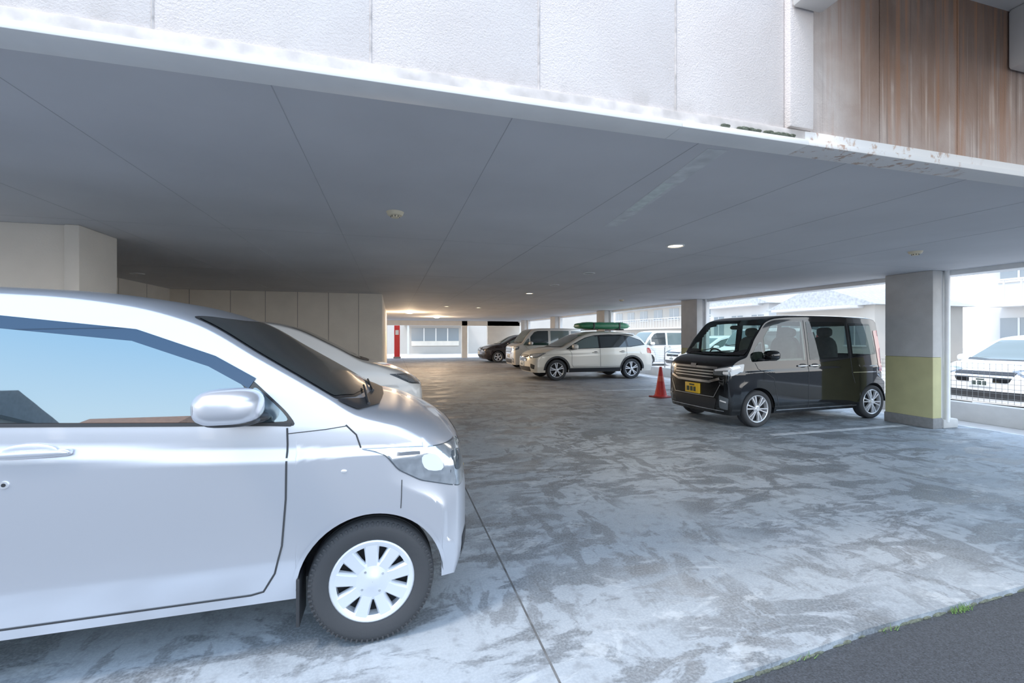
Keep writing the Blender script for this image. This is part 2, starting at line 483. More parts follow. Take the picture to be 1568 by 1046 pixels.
silver = simple('paint_silver_blue', (.68, .71, .78), .32, .66, coat=.6)
white_p = simple('paint_white', (.88, .88, .87), .25, .0, coat=.8)
black_p = simple('paint_black', (.003, .0033, .004), .06, .0, coat=.4, spec=.5)
beige_p = simple('paint_pearl_beige', (.80, .76, .67), .3, .2, coat=.8)
grey_p = simple('paint_warm_silver', (.66, .64, .60), .3, .4, coat=.8)
maroon_p = simple('paint_dark', (.02, .014, .016), .15, .1, coat=.6)

# --- near silver kei wagon
KEI = dict(xf=.485, xr=-2.84, wb=2.52, r=.28, rr=.185, R=.318, hw=.7375, sill=.235, k=.19, low=.43, tuck=.055, step=.028, tw=.165, nn=2.7,
  ztop=[(-2.84, 1.48), (-2.7, 1.55), (-2.3, 1.605), (-1.7, 1.625), (-1.3, 1.615), (-1.0, 1.58), (-.76, 1.505), (-.48, 1.335), (-.2, 1.16), (-.07, 1.075), (.02, 1.045), (.16, 1.02), (.30, .975), (.42, .915), (.485, .86)],
  belt=[(-2.84, 1.12), (-1.4, 1.055), (-.4, 1.0), (0, .97)], crown=[(-2.84, .06), (-1.0, .065), (-.6, .05), (.0, .05), (.3, .07), (.485, .10)], pw=.72,
  crease=[(-2.84, .99), (-1.4, .955), (-.36, .885), (.5, .87)], camp=.018, lip=True,
  Af=[(.2, .05), (.4, .0), (.6, .0), (.75, .02), (.9, .055), (1.05, .10)], Ar=[(.2, .03), (.5, 0), (1.0, .03), (1.6, .14)], sb=.14,
  paint=silver, wheel=dict(n=9, wi=.055, wo=.072, mat=M_hub, cap=True, tread=True, mid=.15),
  frame=[(-.315, 1.005), (-.36, 1.07), (-.50, 1.21), (-.64, 1.305), (-.95, 1.425), (-1.4, 1.475), (-2.1, 1.465), (-2.55, 1.41), (-2.66, 1.12), (-1.4, 1.06), (-.42, 1.012)],
  win=[([(-.345, 1.028), (-.38, 1.075), (-.485, 1.18), (-.50, 1.17), (-.485, 1.028)], G_near),
       ([(-.515, 1.032), (-.525, 1.18), (-.67, 1.28), (-.96, 1.395), (-1.41, 1.445), (-1.47, 1.445), (-1.46, 1.078)], G_near),
       ([(-1.53, 1.082), (-1.53, 1.45), (-2.08, 1.435), (-2.12, 1.11)], G_near), ([(-2.16, 1.115), (-2.13, 1.43), (-2.5, 1.38), (-2.58, 1.14)], G_near)],
  strips=[([(-.5, 1.195), (-.66, 1.293), (-.95, 1.405), (-1.4, 1.457), (-2.1, 1.448)], .05, G_visor), ([(-.34, 1.012), (-.42, 1.018), (-1.4, 1.066), (-2.1, 1.098)], .014, M_black)],
  seams=[([(-.355, 1.0), (-.352, .93), (-.355, .7), (-.37, .5), (-.40, .38), (-.45, .295), (-.5, .285), (-1.5, .285)], .008), ([(-1.5, 1.06), (-1.5, .30)], .008),
         ([(.13, .74), (.128, .66), (.125, .61)], .004), ([(-.115, 1.0), (-.07, .955), (-.05, .895)], .007), ([(-.355, .975), (-.2, .985), (-.115, .995)], .004), ([(-1.52, .3), (-2.15, .3), (-2.28, .55), (-2.2, .9), (-2.2, 1.09)], .008)],
  handles=[(-1.235, .955, .25), (-2.1, .975, .2)], lock=(-1.31, .845), marker=(-.12, .80), cup=silver, mirror=(-.53, 1.11, 1.0), mlen=.12, wip=(-.06, 1.08),
  head=[([(-.05, .735, .892), (.2, .73, .885), (.40, .42, .865), (.43, .40, .72), (.36, .6, .67), (.2, .7, .725), (.11, .73, .785), (.05, .735, .862)], M_lampd, .003, .02),
        ([(-.03, .735, .888), (.2, .73, .88), (.395, .44, .86), (.425, .42, .725), (.36, .6, .675), (.205, .7, .73), (.115, .73, .789), (.06, .735, .862)], M_lampc, .006, .02),
        ([(.2, .7, .85), (.27, .66, .845), (.30, .65, .76), (.22, .7, .77)], M_lens, .009, .04), ([(.31, .6, .84), (.38, .5, .83), (.39, .5, .76), (.33, .6, .74)], M_lampd, .009, .04),
        ([(.06, .73, .868), (.2, .7, .862), (.2, .7, .85), (.09, .73, .853)], M_chrome, .01, .0)],
  hdir=(-.5, -.86, 0), tail=[([(-2.8, .6, 1.1), (-2.6, .73, 1.1), (-2.62, .73, .75), (-2.8, .6, .75)], M_red, .005, .03)],
  front=[([(-.4, .84), (.4, .84), (.4, .72), (-.4, .72)], M_gloss, .004, .03), ([(-.45, .42), (.45, .42), (.4, .27), (-.4, .27)], M_black, .004, .03), ([(-.66, .42), (-.54, .44), (-.54, .32), (-.64, .3)], M_black, .004, .03), ([(.66, .42), (.54, .44), (.54, .32), (.64, .3)], M_black, .004, .03)],
  fstrips=[([(-.4, .79), (.4, .79)], .02, M_chrome, .012), ([(-.4, .84), (.4, .84)], .015, M_chrome, .01)],
  rear=[([(-.55, 1.46), (.55, 1.46), (.6, 1.08), (-.6, 1.08)], G_dark, .004, .05)],
  top=[(windscreen(-.06, -.75, .655, .565, .10), M_gloss, .0025, .03), (windscreen(-.075, -.735, .64, .55, .10), G_ws, .005, .03), ([(.02, -.4), (.035, 0), (.02, .4), (-.065, .64), (-.16, .665), (-.06, .35), (-.04, 0), (-.06, -.35), (-.16, -.665), (-.065, -.64)], M_black, .007, .01)],
  plate=.55, flap=True, pmat=M_platey)
near, _ = make_car('hatchback_car', KEI, (-.085, 2.82, 0), 0)

# --- tall minivan
TAL = dict(xf=.60, xr=-2.80, wb=2.49, r=.285, rr=.21, R=.325, hw=.7375, sill=.20, k=.10, low=.36, tuck=.03, step=.04, tw=.165, pw=.55, nn=2.8,
  ztop=[(-2.8, 1.66), (-2.72, 1.71), (-2.2, 1.75), (-1.4, 1.76), (-.8, 1.755), (-.45, 1.73), (-.25, 1.67), (-.05, 1.47), (.2, 1.18), (.27, 1.12), (.4, 1.09), (.52, 1.04), (.6, .97)],
  belt=[(-2.8, 1.0), (-.3, .98), (.2, .96)], crown=[(-2.8, .04), (-.6, .055), (.0, .045), (.3, .06), (.6, .08)],
  crease=[(-2.8, .90), (0, .86), (.6, .84)], camp=.012, Af=[(.2, .04), (.4, .0), (.7, .0), (.85, .01), (1.0, .04), (1.1, .08)], Ar=[(.2, .02), (.5, 0), (1.0, .02), (1.7, .05)], sb=.15, sbr=.07,
  paint=black_p, wheel=dict(n=6, wi=.02, wo=.024, mat=M_alloy, dbl=True),
  win=[([(.16, 1.03), (.06, 1.17), (-.06, 1.31), (-.11, 1.31), (-.11, 1.03)], G_green), ([(-.16, 1.02), (-.16, 1.38), (-.34, 1.58), (-.5, 1.63), (-.97, 1.64), (-.97, 1.02)], G_dark),
       ([(-1.07, 1.02), (-1.07, 1.64), (-1.93, 1.64), (-1.93, 1.04)], G_green), ([(-2.03, 1.05), (-2.03, 1.63), (-2.52, 1.61), (-2.6, 1.1)], G_dark)],
  seams=[([(.05, .99), (.0, .9), (-.3, .75), (-.36, .5), (-.4, .3)], .008), ([(-1.02, 1.66), (-1.02, .26)], .008), ([(-1.98, 1.66), (-1.98, .8), (-2.05, .62)], .008), ([(-.4, .26), (-2.0, .26)], .008)],
  handles=[(-.9, .93, .2), (-1.16, .93, .2)], hmat=M_chrome, mirror=(-.12, 1.10, 1.05), mmat=black_p, wip=(.2, 1.1),
  strips=[([(-2.0, .80), (-2.55, .80)], .014, M_chrome), ([(-.36, .25), (-2.1, .25)], .012, M_chrome)],
  head=[([(.28, .73, .98), (.5, .55, .93), (.56, .42, .90), (.56, .42, .80), (.42, .66, .80), (.3, .73, .86)], M_lampd, .004, .02),
        ([(.34, .7, .95), (.5, .56, .915), (.55, .44, .885), (.55, .44, .86), (.42, .66, .89), (.33, .72, .92)], M_lens, .007, .01), ([(.44, .62, .865), (.5, .56, .865), (.5, .56, .82), (.44, .62, .82)], M_lens, .007, .02)],
  hdir=(-.8, -.6, 0), tail=[([(-2.75, .64, 1.5), (-2.65, .73, 1.5), (-2.65, .73, .8), (-2.75, .64, .8)], M_red, .005, .03)],
  front=[([(-.42, .92), (.42, .92), (.40, .66), (-.40, .66)], M_gloss, .004, .02), ([(-.5, .44), (.5, .44), (.44, .26), (-.44, .26)], M_black, .004, .03),
         ([(-.68, .46), (-.54, .5), (-.54, .3), (-.66, .28)], M_lampd, .004, .02), ([(.68, .46), (.54, .5), (.54, .3), (.66, .28)], M_lampd, .004, .02)],
  fstrips=[([(-.5, .91), (.5, .91)], .034, M_chrome, .01), ([(-.44, .855), (.44, .855)], .020, M_chrome, .01), ([(-.44, .81), (.44, .81)], .020, M_chrome, .01), ([(-.44, .765), (.44, .765)], .016, M_chrome, .01), ([(-.55, .75), (-.36, .69), (.36, .69), (.55, .75)], .038, M_chrome, .012),
           ([(-.56, .66), (-.45, .46), (.45, .46), (.56, .66)], .012, M_chrome, .008), ([(-.6, .26), (.6, .26)], .012, M_chrome, .008), ([(-.65, .40), (-.56, .42)], .02, M_lens, .012), ([(.65, .40), (.56, .42)], .02, M_lens, .012), ([(-.06, .93), (.06, .93)], .06, M_chrome, .014)],
  rear=[([(-.58, 1.62), (.58, 1.62), (.6, 1.08), (-.6, 1.08)], G_dark, .004, .05)],
  top=[(windscreen(.23, -.27, .655, .62, .07), G_green, .005, .03), ([(.29, -.4), (.31, 0), (.29, .4), (.20, .65), (.13, .665), (.23, .35), (.24, 0), (.23, -.35), (.13, -.665), (.20, -.65)], M_black, .007, .01)],
  plate=.56, pmat=M_platey)
def var(S, **k):
    d = dict(S); d.update(k); return d
BLK = var(TAL, open=True, step=.028)
BLK['win'] = [(TAL['win'][0][0], G_clear), (TAL['win'][1][0], G_clear), (TAL['win'][2][0], G_priv), (TAL['win'][3][0], G_priv)]
BLK['top'] = [(TAL['top'][0][0], G_clear, .005, .03), TAL['top'][1]]
BLK['rear'] = [(TAL['rear'][0][0], G_priv, .004, .05)]
bx = 5.42; by = 5.50
rzb = math.pi + math.radians(2.2)
c_, s_ = math.cos(rzb), math.sin(rzb)
ox = bx - (-s_ * .73); oy = by - (c_ * .73)
make_car('minivan', BLK, (ox, oy, 0), rzb)

# --- crossover
XV = dict(xf=.88, xr=-3.56, wb=2.64, r=.335, rr=.235, R=.385, hw=.885, sill=.26, k=.30, low=.45, tuck=.05, step=.045, tw=.2,
  ztop=[(-3.56, .98), (-3.5, 1.06), (-3.3, 1.24), (-3.05, 1.42), (-2.7, 1.52), (-2.1, 1.57), (-1.6, 1.575), (-1.2, 1.54), (-.95, 1.46), (-.5, 1.23), (-.12, 1.065), (.1, 1.04), (.4, 1.0), (.7, .93), (.82, .86), (.88, .78)],
  belt=[(-3.56, .9), (-3.2, 1.05), (-2.0, 1.02), (-.5, .98), (.0, .95)], crown=[(-3.56, .05), (-3, .06), (-1.0, .07), (-.6, .06), (.0, .06), (.5, .09), (.88, .13)],
  crease=[(-3.56, .88), (-2, .86), (.8, .80)], camp=.014, Af=[(.25, .08), (.45, .0), (.6, .0), (.75, .03), (.9, .12), (1.05, .2)], Ar=[(.25, .06), (.5, 0), (.9, .04), (1.2, .12)], sb=.30, sbr=.2,
  paint=beige_p, wheel=dict(n=5, wi=.03, wo=.035, mat=M_alloy, dbl=True), clad=True,
  frame=[(-.3, .99), (-.62, 1.18), (-1.0, 1.36), (-1.35, 1.44), (-1.9, 1.47), (-2.6, 1.42), (-3.0, 1.28), (-3.15, 1.12), (-2.6, 1.05), (-1.5, 1.02)],
  win=[([(-.38, 1.005), (-.64, 1.165), (-1.02, 1.345), (-1.3, 1.415), (-1.45, 1.43), (-1.45, 1.035)], G_green), ([(-1.52, 1.035), (-1.52, 1.435), (-1.9, 1.45), (-2.4, 1.42), (-2.45, 1.06)], G_dark), ([(-2.52, 1.07), (-2.48, 1.41), (-2.62, 1.395), (-2.98, 1.26), (-3.07, 1.13)], G_dark)],
  seams=[([(-.42, .98), (-.5, .85), (-.5, .5), (-.55, .42)], .01), ([(-1.49, 1.03), (-1.5, .42)], .01), ([(-2.45, 1.04), (-2.45, .8), (-2.3, .62), (-2.25, .42)], .01), ([(-.55, .42), (-2.25, .42)], .01)],
  handles=[(-1.32, .88, .2), (-2.3, .9, .2)], mirror=(-.55, 1.06, 1.1),
  head=[([(.35, .86, .88), (.7, .72, .86), (.83, .5, .82), (.8, .56, .70), (.6, .8, .74)], M_lampd, .004, .03), ([(.45, .84, .86), (.7, .7, .84), (.8, .54, .80), (.77, .58, .73), (.6, .8, .76)], M_lampc, .007, .03)],
  hdir=(-.6, -.8, 0), tail=[([(-3.5, .6, 1.0), (-3.2, .84, 1.02), (-3.2, .86, .85), (-3.5, .7, .82)], M_red, .005, .03)],
  front=[([(-.45, .80), (.45, .80), (.38, .60), (-.38, .60)], M_gloss, .004, .04), ([(-.6, .44), (.6, .44), (.55, .29), (-.55, .29)], M_black, .005, .03), ([(-.8, .5), (-.62, .55), (-.62, .4), (-.76, .36)], M_black, .004, .04), ([(.8, .5), (.62, .55), (.62, .4), (.76, .36)], M_black, .004, .04)],
  fstrips=[([(-.42, .71), (.42, .71)], .03, M_chrome, .01)],
  rear=[([(-.6, 1.42), (.6, 1.42), (.66, 1.08), (-.66, 1.08)], G_dark, .004, .05)],
  top=[(windscreen(-.13, -.96, .73, .6, .14), G_green, .005, .03), ([(-.03, -.4), (.0, 0), (-.03, .4), (-.17, .74), (-.28, .76), (-.13, .35), (-.1, 0), (-.13, -.35), (-.28, -.76), (-.17, -.74)], M_black, .007, .01)],
  rails=(-1.35, -2.75), plate=.52)
make_car('crossover_suv', XV, (5.03, 12.99 + .87, 0), math.pi)

def lower(S, dz, paint, **k):
    d = dict(S)
    f = lambda z: z - dz * sstep(.3, .7, z)
    for q in ('ztop', 'belt', 'crease'): d[q] = [(a, f(b)) for a, b in S[q]]
    d['frame'] = [(a, f(b)) for a, b in S['frame']]; d['win'] = [([(a, f(b)) for a, b in p], m) for p, m in S['win']]
    d['seams'] = [([(a, f(b)) for a, b in p], w) for p, w in S['seams']]
    d['handles'] = [(a, f(b), l) for a, b, l in S['handles']]; m = S['mirror']; d['mirror'] = (m[0], f(m[1]), m[2])
    d['paint'] = paint; d['clad'] = False; d['r'] = .31; d['R'] = .35; d['rr'] = .2; d['sill'] = .2; d['low'] = .38; d['rails'] = None
    d.update(k); return d
HB = lower(XV, .07, white_p)
HB2 = dict(HB)
HB2['xf'] = .70; HB2['sb'] = .20; HB2['step'] = .035; HB2['k'] = .20; HB2['pw'] = .7
HB2['ztop'] = [(-3.3, .95), (-3.22, 1.1), (-3.0, 1.3), (-2.7, 1.47), (-2.2, 1.56), (-1.6, 1.60), (-1.25, 1.585), (-1.0, 1.53), (-.5, 1.29), (-.1, 1.08), (.1, 1.03), (.35, .98), (.55, .91), (.64, .84), (.70, .76)]
HB2['xr'] = -3.3
HB2['frame'] = [(-.42, .945), (-.66, 1.09), (-1.02, 1.28), (-1.35, 1.39), (-1.9, 1.43), (-2.5, 1.38), (-2.8, 1.25), (-2.95, 1.06), (-2.6, .99), (-1.5, .96)]
HB2['win'] = [([(-.48, .96), (-.68, 1.08), (-1.04, 1.265), (-1.3, 1.36), (-1.45, 1.375), (-1.45, .975)], G_dark), ([(-1.52, .975), (-1.52, 1.38), (-1.9, 1.41), (-2.4, 1.37), (-2.45, 1.0)], G_dark)]
HB2['crown'] = [(-3.3, .05), (-3, .06), (-1.0, .05), (-.6, .04), (.0, .05), (.4, .08), (.70, .12)]
HB2['top'] = [(windscreen(-.16, -.98, .69, .60, .12), G_ws, .005, .03), ([(-.05, -.4), (-.02, 0), (-.05, .4), (-.2, .68), (-.3, .68), (-.15, .35), (-.13, 0), (-.15, -.35), (-.3, -.68), (-.2, -.68)], M_black, .007, .01)]
HB2['head'] = [([(x - .17, y, z + .03) for x, y, z in p], m, o, r_) for p, m, o, r_ in XV['head']]
HB2['tail'] = [([(x + .25, y, z) for x, y, z in p], m, o, r_) for p, m, o, r_ in XV['tail']]
make_car('hatchback_car', HB2, (-.30, 6.80, 0), .10)
make_car('hatchback_car', lower(XV, .06, maroon_p), (4.55 + .88, 22.6 + .885, 0), math.pi)
make_car('minivan', var(TAL, paint=grey_p, hw=.80, strips=[], mmat=grey_p, pmat=M_platew, hmat=grey_p), (4.9 + .6, 17.7 + .80, 0), math.pi)
TW = var(TAL, paint=white_p, strips=[], mmat=white_p, hmat=white_p, pmat=M_platew)
make_car('station_wagon', var(HB, paint=white_p, plate=.60), (10.75 + .88, 5.7, -.06), math.pi + .02)
make_car('station_wagon', var(HB, paint=white_p), (11.6 + .88, 16.4, -.06), math.pi)
make_car('minivan', TW, (11.6 + .6, 19.8, -.06), math.pi)
make_car('minivan', TW, (11.5 + .6, 13.0, -.06), math.pi)

# roof cargo box on crossover
b = MB(); gm = simple('green_plastic', (.02, .20, .09), .35, noise=.15); gm2 = simple('green_plastic_light', (.14, .42, .24), .35)
cx = 7.0
b.blob((cx, 13.86, 1.76), (.95, .42, .12), gm, 4.0, 36, 18)
b.box((cx - .88, 13.46, 1.735), (cx + .88, 14.26, 1.755), gm2, .008)
for x in (cx - .5, cx + .45): b.box((x, 13.2, 1.605), (x + .05, 14.5, 1.645), M_black, .008); b.box((x, 13.43, 1.605), (x + .05, 13.46, 1.86), M_black, .004)
for x in (-.65, -.25, .15, .5): b.box((cx + x, 13.60, 1.85), (cx + x + .2, 14.1, 1.885), gm2, .01)
b.obj('roof_cargo_box')

# ------------------------------------------------------------------ surface materials
class NG:
    def __init__(s, name):
        s.m, s.nt, s.b = new_mat(name); s.N, s.L = s.nt.nodes, s.nt.links; s.tc = s.N.new('ShaderNodeTexCoord')
    def map(s, scale=(1, 1, 1), rot=(0, 0, 0), loc=(0, 0, 0)):
        mp = s.N.new('ShaderNodeMapping'); mp.inputs['Rotation'].default_value = rot; mp.inputs['Scale'].default_value = scale; mp.inputs['Location'].default_value = loc
        s.L.new(s.tc.outputs['Object'], mp.inputs['Vector']); return mp.outputs[0]
    def noise(s, sc, det, dist, vec=None, rough=.55):
        n = s.N.new('ShaderNodeTexNoise'); n.inputs['Scale'].default_value = sc; n.inputs['Detail'].default_value = det
        n.inputs['Distortion'].default_value = dist; n.inputs['Roughness'].default_value = rough
        s.L.new(vec if vec else s.tc.outputs['Object'], n.inputs['Vector']); return n.outputs['Fac']
    def ramp(s, v, a, b_, lo=0, hi=1):
        r = s.N.new('ShaderNodeMapRange'); r.interpolation_type = 'SMOOTHSTEP'
        for nm, q in (('From Min', a), ('From Max', b_), ('To Min', lo), ('To Max', hi)): r.inputs[nm].default_value = q
        s.L.new(v, r.inputs['Value']); return r.outputs[0]
    def mix(s, f, c1, c2):
        x = s.N.new('ShaderNodeMix'); x.data_type = 'RGBA'
        s.L.new(f, x.inputs[0])
        for i, c in ((6, c1), (7, c2)):
            if isinstance(c, tuple): x.inputs[i].default_value = (*c, 1)
            else: s.L.new(c, x.inputs[i])
        return x.outputs[2]
    def mul(s, a, b_, op='MULTIPLY'):
        x = s.N.new('ShaderNodeMath'); x.operation = op
        s.L.new(a, x.inputs[0])
        if isinstance(b_, float): x.inputs[1].default_value = b_
        else: s.L.new(b_, x.inputs[1])
        return x.outputs[0]
    def xyz(s, ax):
        sp = s.N.new('ShaderNodeSeparateXYZ'); s.L.new(s.tc.outputs['Object'], sp.inputs[0]); return sp.outputs[ax]
    def bump(s, h, st, dist):
        bp = s.N.new('ShaderNodeBump'); bp.inputs['Strength'].default_value = st; bp.inputs['Distance'].default_value = dist
        s.L.new(h, bp.inputs['Height']); s.L.new(bp.outputs[0], s.b.inputs['Normal'])

def floor_mat():
    g = NG('stained_concrete'); ramp, mul, mix, noise = g.ramp, g.mul, g.mix, g.noise
    c = mix(ramp(noise(.6, 5, .6), .35, .65), (.26, .305, .35), (.36, .41, .46))
    w1 = g.map((.8, 1.7, 1), (0, 0, .9)); w2 = g.map((1.7, .8, 1), (0, 0, .5), (3, 1, 0)); w3 = g.map((.8, 1.8, 1), (0, 0, -.35), (1, 5, 0))
    a = noise(2.0, 7, .5, w1, .64); mask1 = ramp(noise(.55, 3, .3), .34, .50)
    c = mix(mul(mul(ramp(a, .50, .555), mask1), .80), c, (.09, .105, .12))
    a2 = noise(2.7, 6, .5, w2, .64); mask2 = ramp(noise(.8, 3, .2, g.map((1, 1, 1), (0, 0, 0), (7, 3, 0))), .40, .54)
    c = mix(mul(mul(ramp(a2, .515, .57), mask2), .70), c, (.105, .115, .125))
    a4 = noise(3.6, 6, .5, w3, .64); mask4 = ramp(noise(.7, 3, .2, g.map((1, 1, 1), (0, 0, 0), (2, 13, 0))), .42, .56)
    c = mix(mul(mul(ramp(a4, .52, .575), mask4), .65), c, (.11, .12, .13))
    a3 = noise(3.2, 7, .6, w1, .70)
    c = mix(mul(mul(ramp(a3, .55, .63), ramp(noise(.7, 3, .3, w3), .38, .55)), .5), c, (.52, .575, .62))
    c = mix(ramp(noise(80, 4, 0), .35, .7, 0, .32), c, (.46, .52, .57))
    c = mix(ramp(noise(12, 6, 0), .5, .72, 0, .5), c, (.15, .165, .18))
    tan = mul(ramp(g.xyz('Y'), 5.0, 12.0, 0, .6), ramp(noise(.6, 4, .6), .25, .6, .5, 1))
    c = mix(tan, c, mix(ramp(noise(1.1, 5, .6), .4, .6), (.17, .14, .125), (.30, .265, .245)))
    g.L.new(c, g.b.inputs['Base Color'])
    g.L.new(ramp(a, .45, .60, .72, .46), g.b.inputs['Roughness'])
    g.bump(noise(30, 6, 0), .35, .006)
    return g.m

def rust_mat():
    g = NG('rust_stained_panel'); ramp, mul, mix, noise = g.ramp, g.mul, g.mix, g.noise
    X, Z = g.xyz('X'), g.xyz('Z')
    st = g.map((20, 1, .6)); st2 = g.map((3, 1, 1.0), (0, 0, 0), (2, 0, 1)); st3 = g.map((42, 1, .9)); st4 = g.map((30, 1, .6), (0, 0, 0), (9, 0, 4))
    base = mix(ramp(noise(4, 5, .5), .35, .65), (.58, .50, .46), (.70, .63, .59))
    grad = mul(ramp(X, 2.18, 2.6), ramp(X, 5.2, 3.4, .45, 1))
    wash = mul(mul(ramp(noise(1.0, 5, .6, st2), .25, .62, .6, 1), grad), ramp(Z, 2.35, 2.85, .6, 1))
    c = mix(wash, base, (.31, .185, .125))
    top_dark = mul(mul(ramp(Z, 2.60, 3.25), ramp(X, 2.3, 2.75)), ramp(noise(1.2, 6, .6, st2), .3, .65, .6, 1))  # darker brown towards the top, starting right of the left edge
    c = mix(mul(top_dark, .75), c, (.10, .07, .055))
    dr = mul(mul(ramp(noise(1.0, 4, .2, st), .50, .64), ramp(X, 2.12, 2.4, .6, 1)), mul(ramp(noise(1.0, 4, .3), .30, .55, .3, 1), ramp(X, 4.2, 3.2, .3, 1)))
    c = mix(mul(dr, .60), c, (.40, .18, .08))
    dk = mul(ramp(noise(1.0, 4, .2, st4), .55, .68), ramp(X, 2.15, 2.5, .3, 1))
    c = mix(mul(dk, .5), c, (.12, .075, .055))
    lt = mul(mul(ramp(noise(1.0, 4, .3, st3), .54, .68), ramp(Z, 3.35, 2.5)), ramp(noise(2, 3, .3), .4, .6))
    c = mix(mul(lt, .6), c, (.74, .64, .57))
    g.L.new(c, g.b.inputs['Base Color']); g.b.inputs['Roughness'].default_value = .9
    g.bump(noise(120, 4, 0), .6, .007)
    return g.m

def rustlip_mat():
    g = NG('rusty_flashing'); ramp, mul, mix, noise = g.ramp, g.mul, g.mix, g.noise
    f = mul(ramp(noise(1, 6, .3, g.map((16, 16, 10)), .65), .53, .63), ramp(g.xyz('X'), 3.6, 3.0))
    c = mix(mul(f, .8), (.84, .82, .80), mix(ramp(noise(14, 4, 0), .4, .6), (.36, .18, .10), (.55, .36, .24)))
    g.L.new(c, g.b.inputs['Base Color']); g.b.inputs['Roughness'].default_value = .8
    return g.m

def fascia_mat():
    g = NG('fascia_stucco'); ramp, mul, mix, noise = g.ramp, g.mul, g.mix, g.noise
    c = mix(ramp(noise(2.5, 5, .3), .35, .7), (.80, .735, .71), (.75, .68, .65))
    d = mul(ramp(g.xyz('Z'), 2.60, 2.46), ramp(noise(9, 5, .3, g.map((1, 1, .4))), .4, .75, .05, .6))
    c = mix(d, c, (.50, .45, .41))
    g.L.new(c, g.b.inputs['Base Color']); g.b.inputs['Roughness'].default_value = .9
    g.bump(noise(130, 3, 0), .5, .007)
    return g.m

M_floor = floor_mat()
M_ceil = simple('ceiling_paint', (.62, .615, .63), .75, noise=.06, nscale=1.2, bump=.06, bscale=30)
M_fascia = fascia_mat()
M_white = simple('white_trim', (.88, .88, .87), .5, noise=.04, nscale=6)
M_wall = simple('wall_beige', (.82, .75, .65), .8, noise=.05, nscale=2.5, bump=.25, bscale=70)
M_wgrey = simple('pillar_grey', (.58, .57, .55), .75, noise=.07, nscale=5, bump=.2, bscale=60)
M_olive = simple('pillar_olive', (.56, .53, .27), .7, noise=.07, nscale=5, bump=.15, bscale=60)
M_base = simple('pillar_base', (.24, .24, .24), .85, noise=.1)
M_asph = simple('asphalt', (.038, .045, .056), .85, noise=.5, nscale=120, bump=.8, bscale=160)
M_ground = simple('ground_concrete', (.50, .49, .47), .9, noise=.1, nscale=3)
M_joint = simple('joint_dark', (.11, .11, .12), .9, noise=.3, nscale=30)
M_jl = simple('joint_light', (.50, .46, .44), .9, noise=.3, nscale=30)
M_moss = simple('moss', (.10, .115, .085), .95, noise=.5, nscale=60, bump=1.0, bscale=90)
M_line = simple('worn_line_paint', (.62, .66, .70), .6, noise=.25, nscale=9)
M_rust = rust_mat(); M_rustlip = rustlip_mat()
M_bld = simple('building_white', (.58, .575, .57), .8, noise=.04, nscale=1)
M_bld2 = simple('building_tan', (.48, .45, .41), .8, noise=.05, nscale=1)
M_bldt = simple('building_trim', (.66, .66, .66), .7)
M_bldw = simple('building_window', (.24, .28, .31), .2)
M_cream = simple('detector_cream', (.80, .70, .50), .5)
M_signr = simple('sign_red', (.75, .03, .03), .5)

# ------------------------------------------------------------------ shell
H = 2.4; YF = 1.82
b = MB()
edge = [(-7, 1.45), (-2, 1.46), (.5, 1.47), (1.25, 1.5), (1.8, 1.54), (2.2, 1.58), (2.8, 1.6), (3.44, 1.625), (8.6, 1.7)]
b.prism([(x, y, -.06) for x, y in edge] + [(8.6, 29, -.06), (-7, 29, -.06)], (0, 0, .06), M_floor)
fl = b.obj('floor')
b = MB()
b.box((.650, 1.48, -.001), (.660, 28.9, .0012), simple('joint_floor', (.10, .105, .11), .9, noise=.5, nscale=12))
for y in (9.0, 17.0): b.box((-4, y, -.001), (8.5, y + .008, .001), M_joint)
b.box((-3.65, 1.48, -.001), (-3.64, 20, .001), M_joint)
b.obj('joint', fl)
b = MB()
rr = random.Random(2)
for (x0, y0), (x1, y1) in zip(edge, edge[1:]):
    n = int((x1 - x0) / .03)
    for i in range(n):
        if rr.random() < .35: continue
        t = (i + rr.random()) / n; x = x0 + (x1 - x0) * t; y = y0 + (y1 - y0) * t
        b.blob((x, y - .002, -.026), (.015 + rr.random() * .03, .003 + rr.random() * .005, .004 + rr.random() * .008), M_moss, 2, 8, 6)
b.obj('trim_1')
b = MB(); gr = simple('grass', (.10, .20, .05), .8)
for cx, cy, n in ((2.86, 1.585, 40), (4.2, 1.63, 40), (2.3, 1.572, 5), (1.75, 1.525, 4)):
    for i in range(n):
        a = rr.random() * 6.28; q = rr.random() * .05; h = .015 + rr.random() * .02
        p = Vector((cx + q * math.cos(a) * 1.8, cy + q * math.sin(a) * .3, -.026))
        e = p + Vector((rr.uniform(-.02, .02), rr.uniform(-.02, .02), h)); b.cyl(p, e, .0025, .0005, gr, 4)
b.obj('grass_tuft')

b = MB(); b.box((-60, -40, -.4), (70, 90, -.06), M_ground); b.obj('ground')
b = MB(); b.box((-60, -30, -.058), (70, 1.75, -.03), M_asph); b.obj('asphalt_road')
b = MB()
for y in (5.0, 10.25, 15.6, 20.9): b.box((5.2, y, .0), (7.8, y + .09, .0022), M_line)
for y in (5.45, 8.4): b.box((-2.5, y, .0), (.3, y + .09, .0022), M_line)
b.obj('parking_line')

